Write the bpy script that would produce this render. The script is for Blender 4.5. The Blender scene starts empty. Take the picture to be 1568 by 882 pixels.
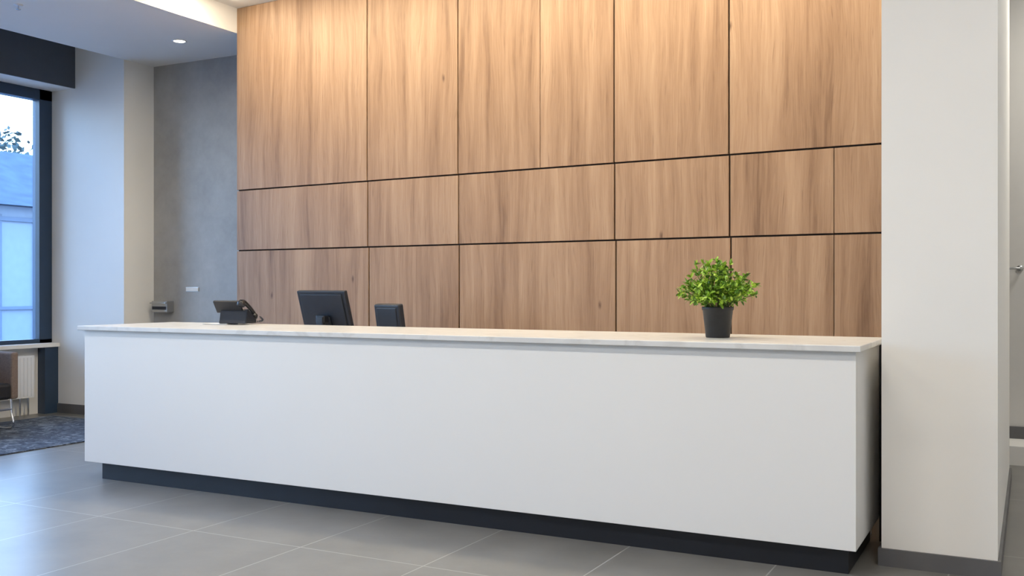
import bpy, bmesh, math, random
from mathutils import Vector, Matrix
random.seed(7)
S=bpy.context.scene
COL=S.collection
# ---------------------------------------------------------------- materials
def newmat(name):
    m=bpy.data.materials.new(name); m.use_nodes=True
    nt=m.node_tree; b=nt.nodes['Principled BSDF']
    return m,nt,b
def N(nt,typ,**kw):
    n=nt.nodes.new(typ)
    for k,v in kw.items(): setattr(n,k,v)
    return n
def ramp(nt,stops):
    r=N(nt,'ShaderNodeValToRGB'); cr=r.color_ramp
    while len(cr.elements)<len(stops): cr.elements.new(0.5)
    for e,(p,c) in zip(cr.elements,stops):
        e.position=p; e.color=(c[0],c[1],c[2],1) if not isinstance(c,(int,float)) else (c,c,c,1)
    return r
def mapping(nt,scale=(1,1,1),coord='Object'):
    tc=N(nt,'ShaderNodeTexCoord'); mp=N(nt,'ShaderNodeMapping')
    mp.inputs['Scale'].default_value=scale
    nt.links.new(tc.outputs[coord],mp.inputs['Vector']); return mp
def simple(name,col,rough=0.5,metal=0.0,var=0.06,scale=6,bump=0.0,spec=0.5):
    m,nt,b=newmat(name); L=nt.links
    mp=mapping(nt,(scale,)*3)
    no=N(nt,'ShaderNodeTexNoise'); no.inputs['Scale'].default_value=1; no.inputs['Detail'].default_value=5
    L.new(mp.outputs[0],no.inputs['Vector'])
    r=ramp(nt,[(0.3,[c*(1-var) for c in col]),(0.7,[min(1,c*(1+var)) for c in col])])
    L.new(no.outputs['Fac'],r.inputs[0]); L.new(r.outputs[0],b.inputs['Base Color'])
    b.inputs['Roughness'].default_value=rough; b.inputs['Metallic'].default_value=metal
    b.inputs['Specular IOR Level'].default_value=spec
    if bump>0:
        n2=N(nt,'ShaderNodeTexNoise'); n2.inputs['Scale'].default_value=30; n2.inputs['Detail'].default_value=4
        L.new(mp.outputs[0],n2.inputs['Vector'])
        bp=N(nt,'ShaderNodeBump'); bp.inputs['Strength'].default_value=bump; bp.inputs['Distance'].default_value=0.002
        L.new(n2.outputs['Fac'],bp.inputs['Height']); L.new(bp.outputs[0],b.inputs['Normal'])
    return m
M_white=simple('painted_white',(0.80,0.79,0.765),0.6,var=0.015,scale=2,bump=0.12,spec=0.3)
M_ceil=simple('ceiling_white',(0.80,0.80,0.80),0.8,var=0.01,scale=2,spec=0.2)
M_desk=simple('desk_laminate',(0.78,0.776,0.765),0.45,var=0.006,scale=1.5,spec=0.35)
M_kick=simple('black_kick',(0.012,0.014,0.02),0.45,var=0.1)
M_base=simple('baseboard_grey',(0.11,0.11,0.115),0.5,var=0.08)
M_frame=simple('window_frame_slate',(0.022,0.045,0.085),0.4,var=0.08)
M_beam=simple('beam_slate',(0.055,0.068,0.09),0.6,var=0.06)
M_black=simple('black_plastic',(0.012,0.014,0.02),0.38,var=0.15,scale=20)
M_black2=simple('charcoal_plastic',(0.010,0.015,0.027),0.45,var=0.1,scale=20)
M_pot=simple('pot_charcoal',(0.018,0.019,0.022),0.5,var=0.15,scale=30)
M_soil=simple('soil',(0.03,0.02,0.012),0.9,var=0.5,scale=60,bump=0.5)
M_stem=simple('stem_green',(0.10,0.16,0.03),0.6,var=0.2,scale=40)
M_chrome=simple('chrome',(0.75,0.75,0.77),0.15,metal=1,var=0.02)
M_steel=simple('brushed_steel',(0.45,0.46,0.47),0.35,metal=0.9,var=0.05)
M_paper=simple('paper',(0.85,0.85,0.84),0.7,var=0.01)
M_gap=simple('joint_backing',(0.02,0.012,0.008),0.9,var=0.1)  # dark backing board that shows through the panel joints
M_fabric=simple('taupe_fabric',(0.20,0.15,0.125),0.9,var=0.15,scale=60,bump=0.4)
M_seat=simple('black_leather',(0.015,0.015,0.018),0.5,var=0.15,scale=40,bump=0.3)
M_rad=simple('radiator_white',(0.78,0.79,0.8),0.4,var=0.01)
M_corr=simple('corridor_grey',(0.62,0.61,0.59),0.7,var=0.02)

def mat_plaster():
    m,nt,b=newmat('grey_microcement'); L=nt.links
    mp=mapping(nt)
    n1=N(nt,'ShaderNodeTexNoise'); n1.inputs['Scale'].default_value=1.6; n1.inputs['Detail'].default_value=12; n1.inputs['Roughness'].default_value=0.72
    L.new(mp.outputs[0],n1.inputs['Vector'])
    r=ramp(nt,[(0.3,(0.29,0.285,0.275)),(0.5,(0.36,0.355,0.345)),(0.7,(0.43,0.425,0.415))])
    L.new(n1.outputs['Fac'],r.inputs[0]); L.new(r.outputs[0],b.inputs['Base Color'])
    b.inputs['Roughness'].default_value=0.5
    return m
M_plaster=mat_plaster()

def mat_marble():
    m,nt,b=newmat('pale_marble'); L=nt.links
    mp=mapping(nt,(1,1.6,1))
    n1=N(nt,'ShaderNodeTexNoise'); n1.inputs['Scale'].default_value=1.8; n1.inputs['Detail'].default_value=6; n1.inputs['Distortion'].default_value=1.0
    L.new(mp.outputs[0],n1.inputs['Vector'])
    r=ramp(nt,[(0.30,(0.63,0.63,0.63)),(0.45,(0.68,0.68,0.675)),(0.5,(0.60,0.595,0.585)),(0.54,(0.69,0.69,0.685)),(0.8,(0.65,0.65,0.65))])
    L.new(n1.outputs['Fac'],r.inputs[0]); L.new(r.outputs[0],b.inputs['Base Color'])
    b.inputs['Roughness'].default_value=0.3; b.inputs['Specular IOR Level'].default_value=0.4
    return m
M_marble=mat_marble()

def mat_floor():
    m,nt,b=newmat('grey_porcelain_tile'); L=nt.links
    tc=N(nt,'ShaderNodeTexCoord'); sep=N(nt,'ShaderNodeSeparateXYZ'); L.new(tc.outputs['Object'],sep.inputs[0])
    def grid(axis,off,size):
        a=N(nt,'ShaderNodeMath',operation='ADD'); L.new(sep.outputs[axis],a.inputs[0]); a.inputs[1].default_value=off
        d=N(nt,'ShaderNodeMath',operation='DIVIDE'); L.new(a.outputs[0],d.inputs[0]); d.inputs[1].default_value=size
        f=N(nt,'ShaderNodeMath',operation='FRACT'); L.new(d.outputs[0],f.inputs[0])
        s=N(nt,'ShaderNodeMath',operation='SUBTRACT'); L.new(f.outputs[0],s.inputs[0]); s.inputs[1].default_value=0.5
        ab=N(nt,'ShaderNodeMath',operation='ABSOLUTE'); L.new(s.outputs[0],ab.inputs[0])
        g=N(nt,'ShaderNodeMath',operation='GREATER_THAN'); L.new(ab.outputs[0],g.inputs[0]); g.inputs[1].default_value=0.5-0.0035/size
        fl=N(nt,'ShaderNodeMath',operation='FLOOR'); L.new(d.outputs[0],fl.inputs[0])
        return g,fl
    gx,fx=grid(0,1.93+0.785*40,0.785); gy,fy=grid(1,40*1.57-4.22,1.57)
    mx=N(nt,'ShaderNodeMath',operation='MAXIMUM'); L.new(gx.outputs[0],mx.inputs[0]); L.new(gy.outputs[0],mx.inputs[1])
    n1=N(nt,'ShaderNodeTexNoise'); n1.inputs['Scale'].default_value=2.2; n1.inputs['Detail'].default_value=6; n1.inputs['Roughness'].default_value=0.6
    L.new(tc.outputs['Object'],n1.inputs['Vector'])
    n2=N(nt,'ShaderNodeTexNoise'); n2.inputs['Scale'].default_value=45; n2.inputs['Detail'].default_value=3
    L.new(tc.outputs['Object'],n2.inputs['Vector'])
    # per tile tone
    cmb=N(nt,'ShaderNodeCombineXYZ'); L.new(fx.outputs[0],cmb.inputs[0]); L.new(fy.outputs[0],cmb.inputs[1])
    wn=N(nt,'ShaderNodeTexWhiteNoise'); L.new(cmb.outputs[0],wn.inputs['Vector'])
    s1=N(nt,'ShaderNodeMath',operation='MULTIPLY_ADD'); L.new(wn.outputs['Value'],s1.inputs[0]); s1.inputs[1].default_value=0.05; L.new(n1.outputs['Fac'],s1.inputs[2])
    s2=N(nt,'ShaderNodeMath',operation='MULTIPLY_ADD'); L.new(n2.outputs['Fac'],s2.inputs[0]); s2.inputs[1].default_value=0.10; L.new(s1.outputs[0],s2.inputs[2])
    r=ramp(nt,[(0.20,(0.130,0.128,0.120)),(0.95,(0.225,0.220,0.206))])
    L.new(s2.outputs[0],r.inputs[0])
    mix=N(nt,'ShaderNodeMix',data_type='RGBA'); L.new(mx.outputs[0],mix.inputs[0]); L.new(r.outputs[0],mix.inputs[6]); mix.inputs[7].default_value=(0.36,0.36,0.35,1)
    L.new(mix.outputs[2],b.inputs['Base Color'])
    b.inputs['Roughness'].default_value=0.33
    b.inputs['Specular IOR Level'].default_value=0.55
    return m
M_floor=mat_floor()

def mat_wood():
    m,nt,b=newmat('oak_veneer'); L=nt.links
    tc=N(nt,'ShaderNodeTexCoord'); oi=N(nt,'ShaderNodeObjectInfo')
    off=N(nt,'ShaderNodeVectorMath',operation='MULTIPLY')
    cx=N(nt,'ShaderNodeCombineXYZ'); L.new(oi.outputs['Random'],cx.inputs[0]); L.new(oi.outputs['Random'],cx.inputs[2])
    L.new(cx.outputs[0],off.inputs[0]); off.inputs[1].default_value=(37,0,53)
    add=N(nt,'ShaderNodeVectorMath',operation='ADD'); L.new(tc.outputs['Object'],add.inputs[0]); L.new(off.outputs[0],add.inputs[1])
    sep=N(nt,'ShaderNodeSeparateXYZ'); L.new(add.outputs[0],sep.inputs[0])
    def mul(a,k):
        x=N(nt,'ShaderNodeMath',operation='MULTIPLY'); L.new(a,x.inputs[0]); x.inputs[1].default_value=k; return x.outputs[0]
    def plus(a,c):
        x=N(nt,'ShaderNodeMath',operation='ADD'); L.new(a,x.inputs[0]); L.new(c,x.inputs[1]); return x.outputs[0]
    def noise(scale,det=4,rough=0.55,dist=0.0,vec=None):
        mp=N(nt,'ShaderNodeMapping'); mp.inputs['Scale'].default_value=scale; L.new(vec or add.outputs[0],mp.inputs['Vector'])
        n=N(nt,'ShaderNodeTexNoise'); n.inputs['Scale'].default_value=1; n.inputs['Detail'].default_value=det; n.inputs['Roughness'].default_value=rough; n.inputs['Distortion'].default_value=dist
        L.new(mp.outputs[0],n.inputs['Vector']); return n
    warp=noise((2.6,1,0.6),2,0.5)
    wig=noise((7,1,3.2),2,0.5)
    wx=plus(plus(sep.outputs[0],mul(warp.outputs['Fac'],0.16)),mul(wig.outputs['Fac'],0.012))
    wv=N(nt,'ShaderNodeCombineXYZ'); L.new(wx,wv.inputs[0]); L.new(sep.outputs[2],wv.inputs[2])
    V=wv.outputs[0]
    ns=noise((18,1,0.9),4,0.62,vec=V)
    broad=noise((5.5,1,0.45),2,0.5,vec=V)
    fib=noise((85,1,2.4),5,0.7,vec=V)
    fine=noise((260,1,7),3,0.7,vec=V)
    sx=mul(sep.outputs[0],5.0)
    vo=N(nt,'ShaderNodeTexVoronoi',voronoi_dimensions='1D'); L.new(sx,vo.inputs['W']); vo.inputs['Scale'].default_value=1.0
    sc=N(nt,'ShaderNodeSeparateColor'); L.new(vo.outputs['Color'],sc.inputs[0])
    t=plus(plus(plus(mul(ns.outputs['Fac'],0.32),mul(sc.outputs[0],0.06)),plus(mul(broad.outputs['Fac'],0.30),mul(fib.outputs['Fac'],0.21))),mul(fine.outputs['Fac'],0.08))
    t=plus(t,mul(oi.outputs['Random'],0.025))
    r=ramp(nt,[(0.37,(0.165,0.092,0.053)),(0.45,(0.262,0.157,0.095)),(0.52,(0.325,0.204,0.128)),(0.64,(0.42,0.282,0.184))])
    L.new(t,r.inputs[0])
    pores=noise((60,1,3.0),3,0.6,vec=V)
    rp=ramp(nt,[(0.60,0.0),(0.72,0.5)]); L.new(pores.outputs['Fac'],rp.inputs[0])
    mixp=N(nt,'ShaderNodeMix',data_type='RGBA'); L.new(rp.outputs[0],mixp.inputs[0]); L.new(r.outputs[0],mixp.inputs[6]); mixp.inputs[7].default_value=(0.13,0.068,0.04,1)
    wk=N(nt,'ShaderNodeVectorMath',operation='MULTIPLY_ADD'); mk=N(nt,'ShaderNodeMapping'); mk.inputs['Scale'].default_value=(2.4,0.0,1.0); L.new(add.outputs[0],mk.inputs['Vector'])
    L.new(fib.outputs['Color'],wk.inputs[0]); wk.inputs[1].default_value=(0.07,0,0.07); L.new(mk.outputs[0],wk.inputs[2])
    vk=N(nt,'ShaderNodeTexVoronoi',voronoi_dimensions='2D'); vk.inputs['Scale'].default_value=1.0
    sfl=N(nt,'ShaderNodeSeparateXYZ'); L.new(wk.outputs[0],sfl.inputs[0]); cfl=N(nt,'ShaderNodeCombineXYZ'); L.new(sfl.outputs[0],cfl.inputs[0]); L.new(sfl.outputs[2],cfl.inputs[1])
    L.new(cfl.outputs[0],vk.inputs['Vector'])
    rk=ramp(nt,[(0.008,1.0),(0.042,0.0)]); L.new(vk.outputs['Distance'],rk.inputs[0])
    sk=N(nt,'ShaderNodeSeparateColor'); L.new(vk.outputs['Color'],sk.inputs[0])
    gt=N(nt,'ShaderNodeMath',operation='GREATER_THAN'); L.new(sk.outputs[1],gt.inputs[0]); gt.inputs[1].default_value=0.7
    km=N(nt,'ShaderNodeMath',operation='MULTIPLY'); L.new(rk.outputs[0],km.inputs[0]); L.new(gt.outputs[0],km.inputs[1])
    mix=N(nt,'ShaderNodeMix',data_type='RGBA'); L.new(mul(km.outputs[0],0.7),mix.inputs[0]); L.new(mixp.outputs[2],mix.inputs[6]); mix.inputs[7].default_value=(0.07,0.033,0.02,1)
    L.new(mix.outputs[2],b.inputs['Base Color'])
    b.inputs['Roughness'].default_value=0.5; b.inputs['Specular IOR Level'].default_value=0.3
    bp=N(nt,'ShaderNodeBump'); bp.inputs['Strength'].default_value=0.08; bp.inputs['Distance'].default_value=0.002
    L.new(fib.outputs['Fac'],bp.inputs['Height']); L.new(bp.outputs[0],b.inputs['Normal'])
    return m
M_wood=mat_wood()

def mat_leaf():
    m,nt,b=newmat('leaf_green'); L=nt.links
    g=N(nt,'ShaderNodeNewGeometry')
    r=ramp(nt,[(0.0,(0.05,0.13,0.012)),(0.3,(0.13,0.29,0.02)),(0.7,(0.30,0.50,0.04)),(1.0,(0.55,0.72,0.10))])
    L.new(g.outputs['Random Per Island'],r.inputs[0]); L.new(r.outputs[0],b.inputs['Base Color'])
    b.inputs['Roughness'].default_value=0.4
    return m
M_leaf=mat_leaf()
def mat_rug():
    m,nt,b=newmat('vintage_rug'); L=nt.links
    mp=mapping(nt,(1,1,1))
    n1=N(nt,'ShaderNodeTexNoise'); n1.inputs['Scale'].default_value=7; n1.inputs['Detail'].default_value=8; n1.inputs['Distortion'].default_value=2; n1.inputs['Roughness'].default_value=0.7
    L.new(mp.outputs[0],n1.inputs['Vector'])
    r=ramp(nt,[(0.38,(0.022,0.032,0.055)),(0.5,(0.06,0.078,0.11)),(0.62,(0.20,0.23,0.27))])
    L.new(n1.outputs['Fac'],r.inputs[0]); L.new(r.outputs[0],b.inputs['Base Color']); b.inputs['Roughness'].default_value=0.95
    return m
M_rug=mat_rug()
def emis(name,col,st):
    m,nt,b=newmat(name); b.inputs['Emission Color'].default_value=(*col,1); b.inputs['Emission Strength'].default_value=st
    b.inputs['Base Color'].default_value=(*col,1); return m
M_lamp=emis('lamp_diffuser',(1,0.93,0.82),12)
M_strip=emis('led_diffuser',(1,0.88,0.68),4)
def mat_glass():
    m=bpy.data.materials.new('window_glass'); m.use_nodes=True; nt=m.node_tree; nt.nodes.clear()
    o=N(nt,'ShaderNodeOutputMaterial'); tr=N(nt,'ShaderNodeBsdfTransparent'); tr.inputs[0].default_value=(0.95,0.98,1,1)
    gl=N(nt,'ShaderNodeBsdfGlossy'); gl.inputs['Roughness'].default_value=0.02
    fr=N(nt,'ShaderNodeFresnel'); fr.inputs[0].default_value=1.3
    mx=N(nt,'ShaderNodeMixShader'); nt.links.new(fr.outputs[0],mx.inputs[0]); nt.links.new(tr.outputs[0],mx.inputs[1]); nt.links.new(gl.outputs[0],mx.inputs[2]); nt.links.new(mx.outputs[0],o.inputs[0])
    return m
M_glass=mat_glass()

# ---------------------------------------------------------------- mesh helpers
def empty(name,loc=(0,0,0),rz=0):
    e=bpy.data.objects.new(name,None); COL.objects.link(e); e.location=loc; e.rotation_euler=(0,0,rz); e.empty_display_size=0.1; return e
def addobj(name,me,parent=None,mat=None):
    o=bpy.data.objects.new(name,me); COL.objects.link(o)
    if mat: me.materials.append(mat)
    if parent: o.parent=parent
    return o
def bm_box(bm,x0,x1,y0,y1,z0,z1,bev=0,mi=0,rot=None,seg=2):
    r=bmesh.ops.create_cube(bm,size=1); vs=r['verts']
    for v in vs: v.co=Vector(((x0+x1)/2+v.co.x*(x1-x0),(y0+y1)/2+v.co.y*(y1-y0),(z0+z1)/2+v.co.z*(z1-z0)))
    fs=set(f for v in vs for f in v.link_faces)
    if bev>0:
        es=list(set(e for v in vs for e in v.link_edges))
        rr=bmesh.ops.bevel(bm,geom=es,offset=bev,segments=seg,affect='EDGES',profile=0.5)
        fs=set(rr['faces'])|set(f for f in fs if f.is_valid)
        vs=list(set(v for f in fs for v in f.verts))
    for f in fs:
        f.material_index=mi
    if rot is not None:
        for v in vs: v.co=rot@v.co
    return vs
def box(name,x0,x1,y0,y1,z0,z1,mat,parent=None,bev=0,rot=None):
    bm=bmesh.new(); bm_box(bm,x0,x1,y0,y1,z0,z1,bev,rot=rot)
    bmesh.ops.recalc_face_normals(bm,faces=bm.faces)
    me=bpy.data.meshes.new(name); bm.to_mesh(me); bm.free()
    return addobj(name,me,parent,mat)
def multi(name,boxes,mat,parent=None,bev=0):
    bm=bmesh.new()
    for b in boxes: bm_box(bm,*b,bev)
    bmesh.ops.recalc_face_normals(bm,faces=bm.faces)
    me=bpy.data.meshes.new(name); bm.to_mesh(me); bm.free()
    return addobj(name,me,parent,mat)
def lathe(name,prof,mat,parent=None,seg=48,loc=(0,0,0),smooth=True):
    bm=bmesh.new(); rings=[]
    for r,z in prof:
        if r<1e-6: rings.append([bm.verts.new((0,0,z))])
        else: rings.append([bm.verts.new((r*math.cos(2*math.pi*i/seg),r*math.sin(2*math.pi*i/seg),z)) for i in range(seg)])
    for a,b in zip(rings,rings[1:]):
        for i in range(seg):
            j=(i+1)%seg
            if len(a)==1 and len(b)>1: bm.faces.new((a[0],b[i],b[j]))
            elif len(b)==1 and len(a)>1: bm.faces.new((a[i],a[j],b[0]))
            elif len(a)>1: bm.faces.new((a[i],a[j],b[j],b[i]))
    bmesh.ops.recalc_face_normals(bm,faces=bm.faces)
    me=bpy.data.meshes.new(name); bm.to_mesh(me); bm.free()
    if smooth:
        for p in me.polygons: p.use_smooth=True
    o=addobj(name,me,parent,mat); o.location=loc; return o
def tube(name,pts,r,mat,parent=None,cyclic=False,smooth=True):
    cu=bpy.data.curves.new(name,'CURVE'); cu.dimensions='3D'; cu.bevel_depth=r; cu.bevel_resolution=4; cu.use_fill_caps=True
    sp=cu.splines.new('BEZIER' if smooth else 'POLY')
    if smooth:
        sp.bezier_points.add(len(pts)-1)
        for bp,p in zip(sp.bezier_points,pts):
            bp.co=p; bp.handle_left_type='AUTO'; bp.handle_right_type='AUTO'
    else:
        sp.points.add(len(pts)-1)
        for q,p in zip(sp.points,pts): q.co=(*p,1)
    sp.use_cyclic_u=cyclic
    cu.materials.append(mat)
    o=bpy.data.objects.new(name,cu); COL.objects.link(o)
    if parent: o.parent=parent
    return o

# ---------------------------------------------------------------- camera
F=1520.0/1568.0
A=math.radians(27.64); H=1.4
def ray(u,v=442):   # direction for a photo measurement in a 1568 wide frame
    dx=(u-784)/1520.0; dz=(442-v)/1520.0
    return Vector((-math.sin(A)+dx*math.cos(A), math.cos(A)+dx*math.sin(A), dz))
cam=bpy.data.cameras.new('camera'); co=bpy.data.objects.new('camera',cam); COL.objects.link(co)
co.location=(0,0,H); co.rotation_euler=(math.pi/2,0,A); cam.sensor_width=36; cam.lens=36*F
S.camera=co
cam.clip_start=0.05

CZ=4.10; SZ=3.86
XL=-9.83; XR=2.6; YB=-3.2
# ---------------------------------------------------------------- shell
box('floor',XL-0.2,XR+0.15,YB-0.15,10.0,-0.12,0,M_floor)
box('ceiling',XL-0.2,XR+0.15,YB-0.15,10.0,CZ,CZ+0.2,M_ceil)
box('ceiling_soffit',-8.66,-6.8,YB,7.94,SZ,CZ,M_ceil)
box('wall_back',-8.66,-0.673,7.94,8.1,0,CZ,M_plaster)
box('wall_left_pier',XL,-8.66,7.53,8.1,0,CZ,M_white)
box('wall_partition',-0.673,-0.145,5.31,8.1,0,CZ,M_white)
box('wall_corridor_back',-2.2,XR,9.25,9.4,0,CZ,M_corr)
box('wall_corridor_side',-2.35,-2.2,8.1,9.4,0,CZ,M_white)
box('wall_right',XR,XR+0.15,YB,9.4,0,CZ,M_white)
box('floor_corridor_step',-2.199,XR-0.001,8.78,9.249,0.0,0.15,M_white)
box('baseboard_corridor',-2.2,XR,9.232,9.25,0.15,0.25,M_base)
multi('baseboard_partition',[(-0.688,-0.130,5.295,5.31,0,0.088),(-0.145,-0.130,5.31,8.1,0,0.088),(-0.688,-0.673,5.31,6.78,0,0.088)],M_base)
multi('baseboard_left',[(XL+0.12,-8.645,7.515,7.53,0,0.105),(-8.66,-8.645,7.53,7.925,0,0.105)],M_base)
box('baseboard_back',-8.645,-6.82,7.925,7.94,0,0.105,M_base)
multi('wall_left',[(XL-0.2,XL,YB,7.53,0,0.74),(XL-0.2,XL,YB,7.53,3.62,CZ),(XL-0.2,XL,-3.2,-1.4,0.74,3.62),(XL-0.2,XL,7.53,8.1,0,CZ)],M_white)
box('ceiling_beam',-9.43-0.02,-9.43,YB,7.53,3.62,CZ,M_beam)
box('ceiling_beam_soffit',XL,-9.45,YB,7.53,3.62,3.66,M_ceil)
def window(name,x,y0,y1,z0,z1,n,fw=0.06,end=0.16,depth=0.10):
    e=empty(name)
    bx=[(x-depth,x+0.02,y0,y1,z0,z0+0.07),(x-depth,x+0.02,y0,y1,z1-0.12,z1),(x-depth,x+0.02,y1-end,y1,z0,z1),(x-depth,x+0.02,y0,y0+end,z0,z1)]
    for i in range(1,n):
        y=y0+(y1-y0)*i/n; bx.append((x-depth,x+0.02,y-fw/2,y+fw/2,z0,z1))
    multi('frame',bx,M_frame,e,0.004)
    box('glass',x-0.05,x-0.044,y0+0.05,y1-0.05,z0+0.03,z1-0.03,M_glass,e)
    return e
window('window_1',XL-0.002,-1.4,7.529,0.76,3.62,5)
multi('trim_window_post',[(XL,XL+0.12,7.36,7.53,0,0.74)],M_frame)
box('window_sill',XL-0.0,XL+0.15,-1.4,7.529,0.741,0.785,M_white,bev=0.004)
e=empty('radiator')
rb=[(XL+0.03,XL+0.06,5.9,7.22,0.2,0.66),(XL+0.10,XL+0.13,5.9,7.22,0.2,0.66)]
y=5.92
while y<7.2:
    rb.append((XL+0.06,XL+0.10,y,y+0.02,0.21,0.65)); rb.append((XL+0.13,XL+0.137,y,y+0.022,0.22,0.64)); y+=0.045
rb+= [(XL+0.003,XL+0.03,6.1,6.16,0.3,0.6),(XL+0.003,XL+0.03,6.96,7.02,0.3,0.6)]
multi('body',rb,M_rad,e,0.002)
tube('pipe_1',[(XL+0.08,7.18,0.22),(XL+0.08,7.18,0.1),(XL+0.08,7.18,0.0)],0.011,M_chrome,e)
tube('pipe_2',[(XL+0.08,7.08,0.22),(XL+0.08,7.08,0.1),(XL+0.08,7.08,0.0)],0.011,M_chrome,e)

# wall behind the camera with a solid double entrance door
e=empty('door_1')
fb=[]; X0,X1=-6.0,-3.0; ZF=2.4
for x in (X0+0.04,-4.5,X1-0.04): fb.append((x-0.04,x+0.04,YB-0.1,YB-0.02,0.0,ZF))
fb+=[(X0,X1,YB-0.1,YB-0.02,ZF-0.1,ZF)]
multi('frame',fb,M_frame,e)
multi('leaves',[(X0+0.085,-4.545,YB-0.08,YB-0.04,0.01,ZF-0.11),(-4.455,X1-0.085,YB-0.08,YB-0.04,0.01,ZF-0.11)],M_white,e,0.003)
tube('pull_handle_1',[(-4.65,YB+0.03,0.8),(-4.65,YB+0.03,1.5)],0.015,M_chrome,e,smooth=False)
tube('pull_handle_2',[(-4.35,YB+0.03,0.8),(-4.35,YB+0.03,1.5)],0.015,M_chrome,e,smooth=False)
multi('wall_front',[(XL-0.2,XR+0.15,YB-0.15,YB,ZF,CZ),(XL-0.2,X0,YB-0.15,YB,0,ZF),(X1,XR+0.15,YB-0.15,YB,0,ZF)],M_white)

# ---------------------------------------------------------------- wood feature wall
P0=Vector((-6.8,7.26,0)); P1=Vector((-0.858,6.84,0))
d=(P1-P0); d.normalize(); ang=math.atan2(d.y,d.x)
nrm=Vector((-d.y,d.x,0))
def wallx(u):
    r=ray(u); t=P0.dot(nrm)/r.dot(nrm); return (r*t-P0).dot(d)
W=empty('oak_wall_panelling',P0,ang)
Lw=(-0.66+6.8)/d.x - 0.02
zt=[(0.0,1.76),(1.76,2.34),(2.34,CZ)]
g=0.0065; gt=0.0028
rows={0:[(565,0),(703,0),(943,0),(1119,0),(1277,1)],1:[(563,0),(702,0),(941,0),(1117,0),(1277,1)],2:[(562,0),(701,0),(827,1),(940,0),(1116,0)]}
k=0
for r_i,(z0,z1) in enumerate(zt):
    ed=[(0.0,None)]+[(wallx(u),t) for u,t in rows[r_i]]+[(Lw,None)]
    for (xa,ta),(xb,tb) in zip(ed,ed[1:]):
        ga=0 if ta is None else (gt if ta else g); gb=0 if tb is None else (gt if tb else g)
        k+=1
        za=z0+(g if r_i>0 else 0); zb=z1-(g if r_i<2 else 0.003)
        o=box('panel_%d'%k,xa+ga,xb-gb,0,0.02,za,zb,M_wood,W,bev=0.0012)
o=box('backing',0.004,Lw,0.021,0.05,0,CZ-0.003,M_gap,W)
me=bpy.data.meshes.new('core')
pts=[(-6.795,7.32),(-0.70,6.93),(-0.70,7.93),(-6.795,7.93)]
vs=[(x,y,z) for z in (0,CZ-0.003) for x,y in pts]
me.from_pydata(vs,[],[(0,1,2,3),(7,6,5,4),(0,4,5,1),(1,5,6,2),(2,6,7,3),(3,7,4,0)])
o=addobj('core',me,None,M_wood); o.parent=W; o.matrix_parent_inverse=Matrix.Rotation(-ang,4,'Z')@Matrix.Translation(-P0)

Wl=empty('linear_ceiling_light',P0.copy(),ang)
box('housing',0.15,Lw-0.05,-0.82,-0.74,CZ-0.012,CZ-0.001,M_rad,Wl)
box('diffuser',0.16,Lw-0.06,-0.81,-0.75,CZ-0.016,CZ-0.0125,M_strip,Wl)
def area(name,loc,rot,sx,sy,en,col):
    l=bpy.data.lights.new(name,'AREA'); l.shape='RECTANGLE'; l.size=sx; l.size_y=sy; l.energy=en; l.color=col
    o=bpy.data.objects.new(name,l); COL.objects.link(o); o.location=loc; o.rotation_euler=rot; return o
c=P0+d*(Lw/2)-nrm*0.78
area('wall_washer_light',(c.x,c.y,CZ-0.03),(math.radians(10),0,ang),Lw-0.3,0.06,155,(1,0.87,0.62))
area('cove_light',(-6.70,4.6,CZ-0.05),(0,math.radians(-60),0),0.05,4.8,32,(1,0.85,0.62))

def downlight(x,y,z,en=12):
    e=empty('recessed_downlight',(x,y,z))
    lathe('ring',[(0.055,-0.002),(0.057,-0.006),(0.072,-0.006),(0.074,0.0)],M_rad,e)
    lathe('lens',[(0.0,-0.003),(0.055,-0.003)],M_lamp,e)
    l=bpy.data.lights.new('spot','SPOT'); l.energy=en; l.spot_size=math.radians(100); l.spot_blend=0.6; l.color=(1,0.9,0.75); l.shadow_soft_size=0.05
    o=bpy.data.objects.new('spot',l); COL.objects.link(o); o.parent=e; o.location=(0,0,-0.02)
for (x,y) in [(-7.52,7.22),(-7.52,4.9),(-7.52,2.6),(-7.52,0.3)]: downlight(x,y,SZ,8)
e=empty('sprinkler_head',(-7.8,5.65,SZ))
lathe('escutcheon',[(0.0,-0.006),(0.035,-0.006),(0.04,0)],M_rad,e)
lathe('nozzle',[(0.0,-0.04),(0.02,-0.04),(0.02,-0.036),(0.006,-0.034),(0.006,-0.006)],M_chrome,e)
for i,(x,y) in enumerate([(-5,2.8),(-2.2,2.8),(0.6,2.8),(-5,0.2),(-2.2,0.2),(0.6,0.2)]):
    e=empty('ceiling_fill_light',(x,y,CZ))  # unseen ceiling panels, added to light the camera side of the lobby
    box('housing',-0.62,0.62,-0.17,0.17,-0.03,-0.001,M_rad,e)
    a=area('panel_emitter',(0,0,-0.032),(0,0,0),1.2,0.3,50,(1,0.935,0.84)); a.parent=e
area('corridor_light',(1.0,8.2,CZ-0.05),(0,0,0),1.0,0.3,55,(1,0.95,0.86))

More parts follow.
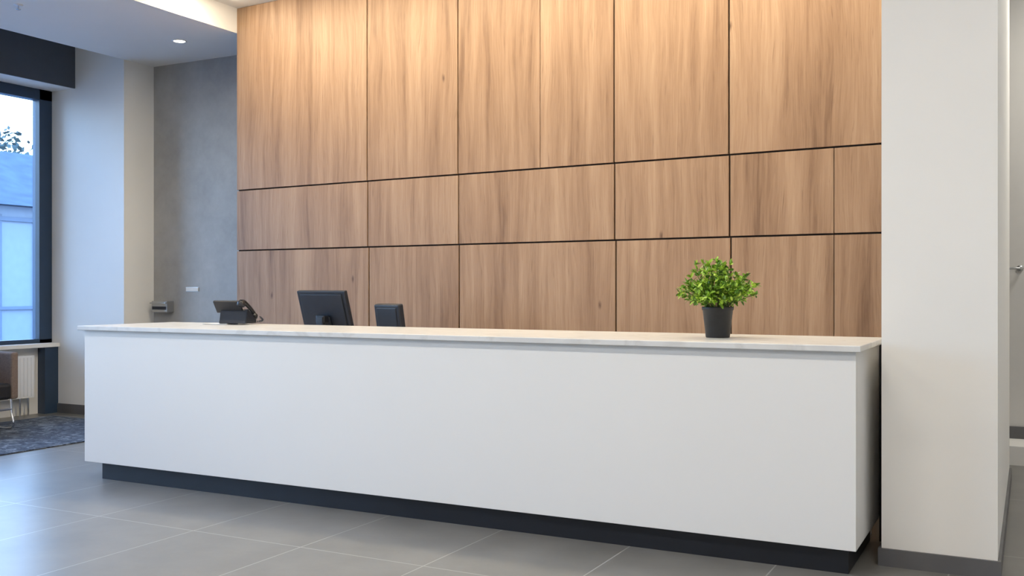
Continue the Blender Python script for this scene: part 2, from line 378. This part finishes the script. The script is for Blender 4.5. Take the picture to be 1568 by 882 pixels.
# ---------------------------------------------------------------- reception desk
D=empty('reception_desk')
DX0,DX1=-6.148,-0.748; DY0,DY1=4.99,5.85
ZB,ZP,ZT=0.132,1.0925,1.124
box('front_panel',DX0,DX1,DY0,DY0+0.04,ZB,ZP,M_desk,D,0.002)
box('end_panel_right',DX1-0.04,DX1,DY0+0.041,DY1,ZB,ZP,M_desk,D,0.002)
box('end_panel_left',DX0,DX0+0.04,DY0+0.041,DY1,ZB,ZP,M_desk,D,0.002)
box('inner_back',DX0+0.04,DX1-0.04,DY1-0.02,DY1,ZB,ZP,M_desk,D)
box('gap_shade_strip',DX1+0.001,-0.690,5.80,5.82,0.0,ZP-0.001,M_kick,D)  # black strip added to stop light and keep the gap in shade
box('toe_kick',-6.05,-0.795,5.065,5.80,0,ZB,M_kick,D)
box('countertop',DX0-0.04,-0.722,DY0-0.034,5.88,ZP,ZT,M_marble,D,0.004)
B=empty('back_office_desk')
box('worktop',DX0+0.045,DX1-0.045,5.90,6.55,0.72,0.75,M_desk,B,0.002)
multi('worktop_legs',[(x,x+0.04,yy,yy+0.05,0,0.72) for x in (DX0+0.06,-4.3,-2.5,DX1-0.10) for yy in (5.92,6.48)],M_desk,B)

# ---------------------------------------------------------------- monitor (seen from behind)
def monitor(name,x,y,zc,w,h,tilt,yaw,standz,thick=0.035):
    e=empty(name,(x,y,standz),yaw)
    T=Matrix.Translation((0,0,zc-standz))@Matrix.Rotation(math.radians(tilt),4,'X')
    bm=bmesh.new()
    bm_box(bm,-w/2,w/2,-thick/2,thick/2,-h/2,h/2,0.008,seg=3)
    bm_box(bm,-w*0.43,w*0.43,-thick/2-0.008,-thick/2+0.005,-h*0.42,h*0.43,0.006,seg=3)
    bm_box(bm,-w*0.12,w*0.12,-thick/2-0.022,-thick/2-0.006,-h*0.40,-h*0.10,0.006)
    for v in bm.verts: v.co=T@v.co
    me=bpy.data.meshes.new('housing'); bm.to_mesh(me); bm.free(); addobj('housing',me,e,M_black2)
    bm=bmesh.new(); bm_box(bm,-w/2+0.015,w/2-0.015,thick/2,thick/2+0.001,-h/2+0.02,h/2-0.015)
    for v in bm.verts: v.co=T@v.co
    me=bpy.data.meshes.new('screen'); bm.to_mesh(me); bm.free(); addobj('screen',me,e,M_black)
    cz=zc-standz-0.08
    box('stand_neck',-0.035,0.035,-0.075,-0.045,0.01,cz+0.04,M_black,e,0.006)
    box('hinge',-0.045,0.045,-0.07,-0.01,cz-0.01,cz+0.05,M_black,e,0.008)
    lathe('stand_base',[(0,0.012),(0.10,0.012),(0.115,0.006),(0.118,0.0),(0,0)],M_black,e).scale=(1.1,0.85,1)
    return e
monitor('computer_monitor',-4.93,6.25,1.215,0.50,0.345,17,math.radians(-4),0.75)

e=empty('customer_display',(-4.34,6.28,0.75),math.radians(-8))
T=Matrix.Translation((0,0,0.42))@Matrix.Rotation(math.radians(10),4,'X')
bm=bmesh.new(); bm_box(bm,-0.13,0.13,-0.028,0.028,-0.11,0.11,0.014,seg=4); bm_box(bm,-0.10,0.10,-0.034,-0.02,-0.09,0.085,0.006)
bm_box(bm,-0.12,0.12,0.028,0.03,-0.095,0.095,mi=0)
for v in bm.verts: v.co=T@v.co
me=bpy.data.meshes.new('housing'); bm.to_mesh(me); bm.free(); addobj('housing',me,e,M_black2)
box('stem',-0.03,0.03,-0.02,0.02,0.01,0.36,M_black,e,0.006)
box('foot',-0.1,0.1,-0.09,0.09,0,0.014,M_black,e,0.005)

# desk phone
e=empty('desk_phone',(-5.35,5.70,ZT+0.0085),math.radians(196)); e.scale=(1.1,1.1,1.1)
def prism(name,prof,x0,x1,mat,parent,bev=0.004):
    bm=bmesh.new()
    a=[bm.verts.new((x0,y,z)) for y,z in prof]; b=[bm.verts.new((x1,y,z)) for y,z in prof]
    bm.faces.new(a); bm.faces.new(b[::-1]); n=len(prof)
    for i in range(n): bm.faces.new((a[i],a[(i+1)%n],b[(i+1)%n],b[i]))
    bmesh.ops.recalc_face_normals(bm,faces=bm.faces)
    bmesh.ops.bevel(bm,geom=list(bm.edges),offset=bev,segments=2,affect='EDGES')
    me=bpy.data.meshes.new(name); bm.to_mesh(me); bm.free(); return addobj(name,me,parent,mat)
prism('base',[(-0.09,0.0),(0.075,0.0),(0.065,0.02),(0.05,0.085),(0.03,0.10),(-0.09,0.022)],-0.11,0.09,M_black2,e)
T=Matrix.Translation((-0.0,0.055,0.115))@Matrix.Rotation(math.radians(52),4,'X')
bm=bmesh.new(); bm_box(bm,-0.07,0.125,-0.05,0.05,-0.009,0.009,0.005)
for v in bm.verts: v.co=T@v.co
me=bpy.data.meshes.new('display'); bm.to_mesh(me); bm.free(); addobj('display',me,e,M_black)
bm=bmesh.new(); bm_box(bm,-0.055,0.11,-0.035,0.035,0.009,0.0105)
for v in bm.verts: v.co=T@v.co
me=bpy.data.meshes.new('display_glass'); bm.to_mesh(me); bm.free(); addobj('display_glass',me,e,simple('lcd_grey',(0.12,0.15,0.17),0.2))
bm=bmesh.new()
for i in range(4):
    for j in range(4):
        x=-0.02+i*0.026; yy=-0.07+j*0.022; zz=0.030+(yy+0.09)*0.65-0.006
        bm_box(bm,x-0.009,x+0.009,yy-0.007,yy+0.007,zz,zz+0.008,0.002)
me=bpy.data.meshes.new('keys'); bm.to_mesh(me); bm.free(); addobj('keys',me,e,M_steel)
hp=[(-0.085,-0.105,0.060),(-0.085,-0.07,0.085),(-0.085,0.0,0.125),(-0.085,0.06,0.150),(-0.085,0.095,0.150)]
hs=tube('handset_grip',hp,0.015,M_black,e)
def cup(nm,loc,rx):
    o=lathe(nm,[(0,0.016),(0.018,0.016),(0.026,0.008),(0.028,-0.014),(0.022,-0.02),(0,-0.02)],M_black,e,seg=24); o.location=loc; o.rotation_euler=(rx,0,0)
cup('handset_mouthpiece',(-0.085,-0.10,0.050),math.radians(40)); cup('handset_earpiece',(-0.085,0.09,0.137),math.radians(20))
coil=[]
for i in range(90):
    t=i/89; a=i*1.05
    cx=-0.13-0.05*math.sin(math.pi*t); cy=-0.10+0.14*t; cz=0.012+0.03*(1-t)**2
    coil.append((cx+0.005*math.cos(a),cy,cz+0.005*math.sin(a)))
tube('handset_cord',coil,0.0016,M_black,e)
e=empty('paper_stack',(-5.47,5.66,ZT),math.radians(12))
bm=bmesh.new()
for i in range(5):
    a=Matrix.Rotation(math.radians(random.uniform(-4,4)),4,'Z'); bm_box(bm,-0.105,0.105,-0.075,0.075,0.0005+i*0.0015,0.0017+i*0.0015,rot=a)
me=bpy.data.meshes.new('sheets'); bm.to_mesh(me); bm.free(); addobj('sheets',me,e,M_paper)

# ---------------------------------------------------------------- potted plant
e=empty('potted_boxwood_plant',(-1.55,5.43,ZT))
lathe('pot',[(0,0),(0.062,0),(0.066,0.004),(0.083,0.152),(0.087,0.154),(0.088,0.170),(0.086,0.172),(0.082,0.170),(0.079,0.150),(0.078,0.140)],M_pot,e)
lathe('soil',[(0,0.152),(0.04,0.150),(0.0795,0.145)],M_soil,e)
lv=[];lf=[];stems=[]
def leaf(p,dirv,up,L,Wd):
    dirv=dirv.normalized(); side=dirv.cross(up)
    if side.length<1e-3: side=Vector((1,0,0))
    side.normalize(); n=side.cross(dirv).normalized()
    prof=[(0,0.12),(0.25,0.8),(0.55,1.0),(0.82,0.65),(1.0,0.0)]
    idx=[]
    for t,w in prof:
        c=p+dirv*L*t - n*(0.18*L*t*t)
        if w==0: idx.append((len(lv),)); lv.append(c)
        else:
            i0=len(lv); lv.append(c+side*Wd*w*0.5+n*0.12*Wd); lv.append(c); lv.append(c-side*Wd*w*0.5+n*0.12*Wd); idx.append((i0,i0+1,i0+2))
    for a,c in zip(idx,idx[1:]):
        if len(c)==3:
            lf.append((a[0],a[1],c[1],c[0])); lf.append((a[1],a[2],c[2],c[1]))
        else:
            lf.append((a[0],a[1],c[0])); lf.append((a[1],a[2],c[0]))
rnd=random.Random(11)
for s in range(110):
    az=rnd.uniform(0,2*math.pi); el=math.radians(rnd.choice([rnd.uniform(2,40),rnd.uniform(20,88)]))
    rad=Vector((math.cos(az)*math.cos(el),math.sin(az)*math.cos(el),math.sin(el)))
    rr=rnd.uniform(0.60,1.12)
    tip=Vector((rad.x*0.215*rr,rad.y*0.20*rr,0.19+rad.z*0.225*rr))
    base=Vector((rad.x*0.045,rad.y*0.045,0.150))
    mid=base.lerp(tip,0.5)+Vector((0,0,0.035*math.cos(el)))
    pts=[]
    for i in range(9):
        t=i/8; p=(1-t)**2*base+2*t*(1-t)*mid+t*t*tip; pts.append(p)
    stems.append(pts)
    for i in range(3,9):
        p=pts[i]; dd=(pts[i]-pts[i-1]).normalized()
        for q in range(3 if i<8 else 6):
            rv=Vector((rnd.gauss(0,1),rnd.gauss(0,1),rnd.gauss(0.25,0.8))).normalized()
            dv=(dd*0.6+rv*0.85).normalized()
            leaf(p,dv,Vector((rnd.gauss(0,.5),rnd.gauss(0,.5),1)),rnd.uniform(0.022,0.040),rnd.uniform(0.012,0.020))
me=bpy.data.meshes.new('leaves'); me.from_pydata([tuple(v) for v in lv],[],lf); o=addobj('leaves',me,e,M_leaf)
cu=bpy.data.curves.new('stems','CURVE'); cu.dimensions='3D'; cu.bevel_depth=0.0018; cu.bevel_resolution=1
for pts in stems:
    sp=cu.splines.new('POLY'); sp.points.add(len(pts)-1)
    for q,p in zip(sp.points,pts): q.co=(*p,1)
cu.materials.append(M_stem); o=bpy.data.objects.new('stems',cu); COL.objects.link(o); o.parent=e

# ---------------------------------------------------------------- wall details
def onwall(u,v,Y):
    r=ray(u,v); t=Y/r.y; return Vector((0,0,H))+r*t
p=onwall(254,470,7.94)
e=empty('paper_towel_dispenser',(p.x,7.94,p.z))
box('body',-0.115,0.125,-0.10,-0.001,-0.065,0.06,M_steel,e,0.008)
box('slot',-0.10,0.11,-0.103,-0.0995,-0.035,-0.0,M_black2,e,0.001)
box('lip',-0.115,0.125,-0.125,-0.10,0.03,0.045,M_steel,e,0.003)
p=onwall(295,444,7.94)
e=empty('wall_sign_plate',(p.x,7.94,p.z))
box('plate',-0.09,0.09,-0.012,-0.001,-0.02,0.02,M_paper,e,0.003)
box('border',-0.095,0.095,-0.006,-0.0005,-0.025,0.025,M_steel,e,0.002)
p=onwall(1562,412,9.25)
e=empty('lever_handle',(p.x,9.25,p.z))
lathe('rose',[(0,0.012),(0.024,0.012),(0.027,0.0)],M_steel,e).rotation_euler=(math.pi/2,0,0)
tube('lever',[(0,-0.01,0),(0,-0.055,0),(-0.02,-0.065,0),(-0.08,-0.065,0)],0.009,M_steel,e)

# ---------------------------------------------------------------- rug, chair
box('area_rug',-9.45,-7.62,3.6,7.25,0.0005,0.012,M_rug,None,0.004)
e=empty('lounge_armchair',(-9.12,6.06,0.012))
box('arm_1',-0.28,0.30,0.26,0.335,0.30,0.76,M_fabric,e,0.02)
box('arm_2',-0.28,0.30,-0.335,-0.26,0.30,0.76,M_fabric,e,0.02)
box('backrest',-0.33,-0.22,-0.335,0.335,0.30,0.88,M_fabric,e,0.03)
box('seat_cushion',-0.22,0.31,-0.255,0.255,0.30,0.46,M_seat,e,0.03)
for s in (1,-1):
    tube('leg_frame_%d'%(1 if s>0 else 2),[(0.24,s*0.29,0.31),(0.25,s*0.29,0.18),(0.27,s*0.29,0.03),(0.22,s*0.29,0.013),(0,s*0.29,0.013),(-0.22,s*0.29,0.013),(-0.27,s*0.29,0.03),(-0.24,s*0.29,0.31)],0.012,M_chrome,e)
tube('cross_bar',[(0.25,-0.29,0.2),(0.25,0,0.2),(0.25,0.29,0.2)],0.010,M_chrome,e)

# ---------------------------------------------------------------- exterior
M_asph=simple('asphalt',(0.22,0.23,0.25),0.9,var=0.1)
box('street_ground',-60,XL-0.21,-30,60,-0.3,-0.15,M_asph)
box('street_ground_front',-9.8,40,-40,YB-0.16,-0.3,-0.15,M_asph)
e=empty('neighbour_building')
box('facade',-27,-21,2,34,-0.15,3.3,simple('pale_render',(0.18,0.21,0.26),0.8,var=0.05),e)
prism_pts=[(-27.5,3.3),(-20.6,3.3),(-24,5.0)]
bm=bmesh.new(); a=[bm.verts.new((x,1.5,z)) for x,z in prism_pts]; b=[bm.verts.new((x,34.5,z)) for x,z in prism_pts]
bm.faces.new(a); bm.faces.new(b[::-1])
for i in range(3): bm.faces.new((a[i],a[(i+1)%3],b[(i+1)%3],b[i]))
bmesh.ops.recalc_face_normals(bm,faces=bm.faces)
me=bpy.data.meshes.new('roof'); bm.to_mesh(me); bm.free(); addobj('roof',me,e,simple('roof_slate',(0.035,0.05,0.075),0.8,var=0.3,scale=3))
fb=[]
yy=3
while yy<33: fb.append((-20.99,-20.95,yy,yy+0.06,-0.1,3.1)); yy+=0.9
fb+=[(-20.99,-20.93,2,34,2.95,3.05),(-20.99,-20.93,2,34,0.9,0.97)]
multi('pilasters',fb,simple('pilaster_blue',(0.09,0.115,0.16),0.7),e)
M_crown=simple('crown_green',(0.055,0.075,0.07),0.8,var=0.3,scale=2); M_bark=simple('bark',(0.04,0.035,0.03),0.9)
def tree(x,y,h,seed):
    e=empty('tree',(x,y,-0.15)); r=random.Random(seed)
    lathe('trunk',[(0.2,0),(0.13,h*0.5),(0.05,h*0.85)],M_bark,e,seg=12)
    vs=[];fs=[]
    for i in range(2600):
        a=r.uniform(0,6.283); el=math.asin(r.uniform(-1,1)); q=r.uniform(0.1,1)**0.6
        c=Vector((math.cos(a)*math.cos(el)*q*h*0.3,math.sin(a)*math.cos(el)*q*h*0.3,h*0.72+math.sin(el)*q*h*0.28))
        s=r.uniform(0.06,0.17); u_=Vector((r.gauss(0,1),r.gauss(0,1),r.gauss(0,1))).normalized(); w=u_.orthogonal().normalized()
        b=len(vs); vs+= [c-u_*s,c+w*s*0.6,c+u_*s,c-w*s*0.6]; fs.append((b,b+1,b+2,b+3))
    me=bpy.data.meshes.new('crown'); me.from_pydata([tuple(v) for v in vs],[],fs); addobj('crown',me,e,M_crown)
tree(-33,22.2,7.6,1); tree(-35,28.5,6.8,2); tree(-34,16,7,3)
tube('overhead_wire',[(-19,5,6.2),(-19,15,5.6),(-19,26,6.1)],0.03,M_black)

# ---------------------------------------------------------------- world
w=bpy.data.worlds.new('sky'); S.world=w; w.use_nodes=True
nt=w.node_tree; bg=nt.nodes['Background']
tc=N(nt,'ShaderNodeTexCoord'); sp=N(nt,'ShaderNodeSeparateXYZ'); nt.links.new(tc.outputs['Generated'],sp.inputs[0])
r=ramp(nt,[(0.45,(0.30,0.40,0.58)),(0.53,(0.50,0.73,1.0)),(0.8,(0.25,0.50,1.0))])
mp=N(nt,'ShaderNodeMapRange'); mp.inputs[1].default_value=-1; mp.inputs[2].default_value=1
nt.links.new(sp.outputs[2],mp.inputs[0]); nt.links.new(mp.outputs[0],r.inputs[0]); nt.links.new(r.outputs[0],bg.inputs[0])
bg.inputs[1].default_value=10.5
S.view_settings.view_transform='Standard'
S.view_settings.look='None'
S.view_settings.exposure=-0.06
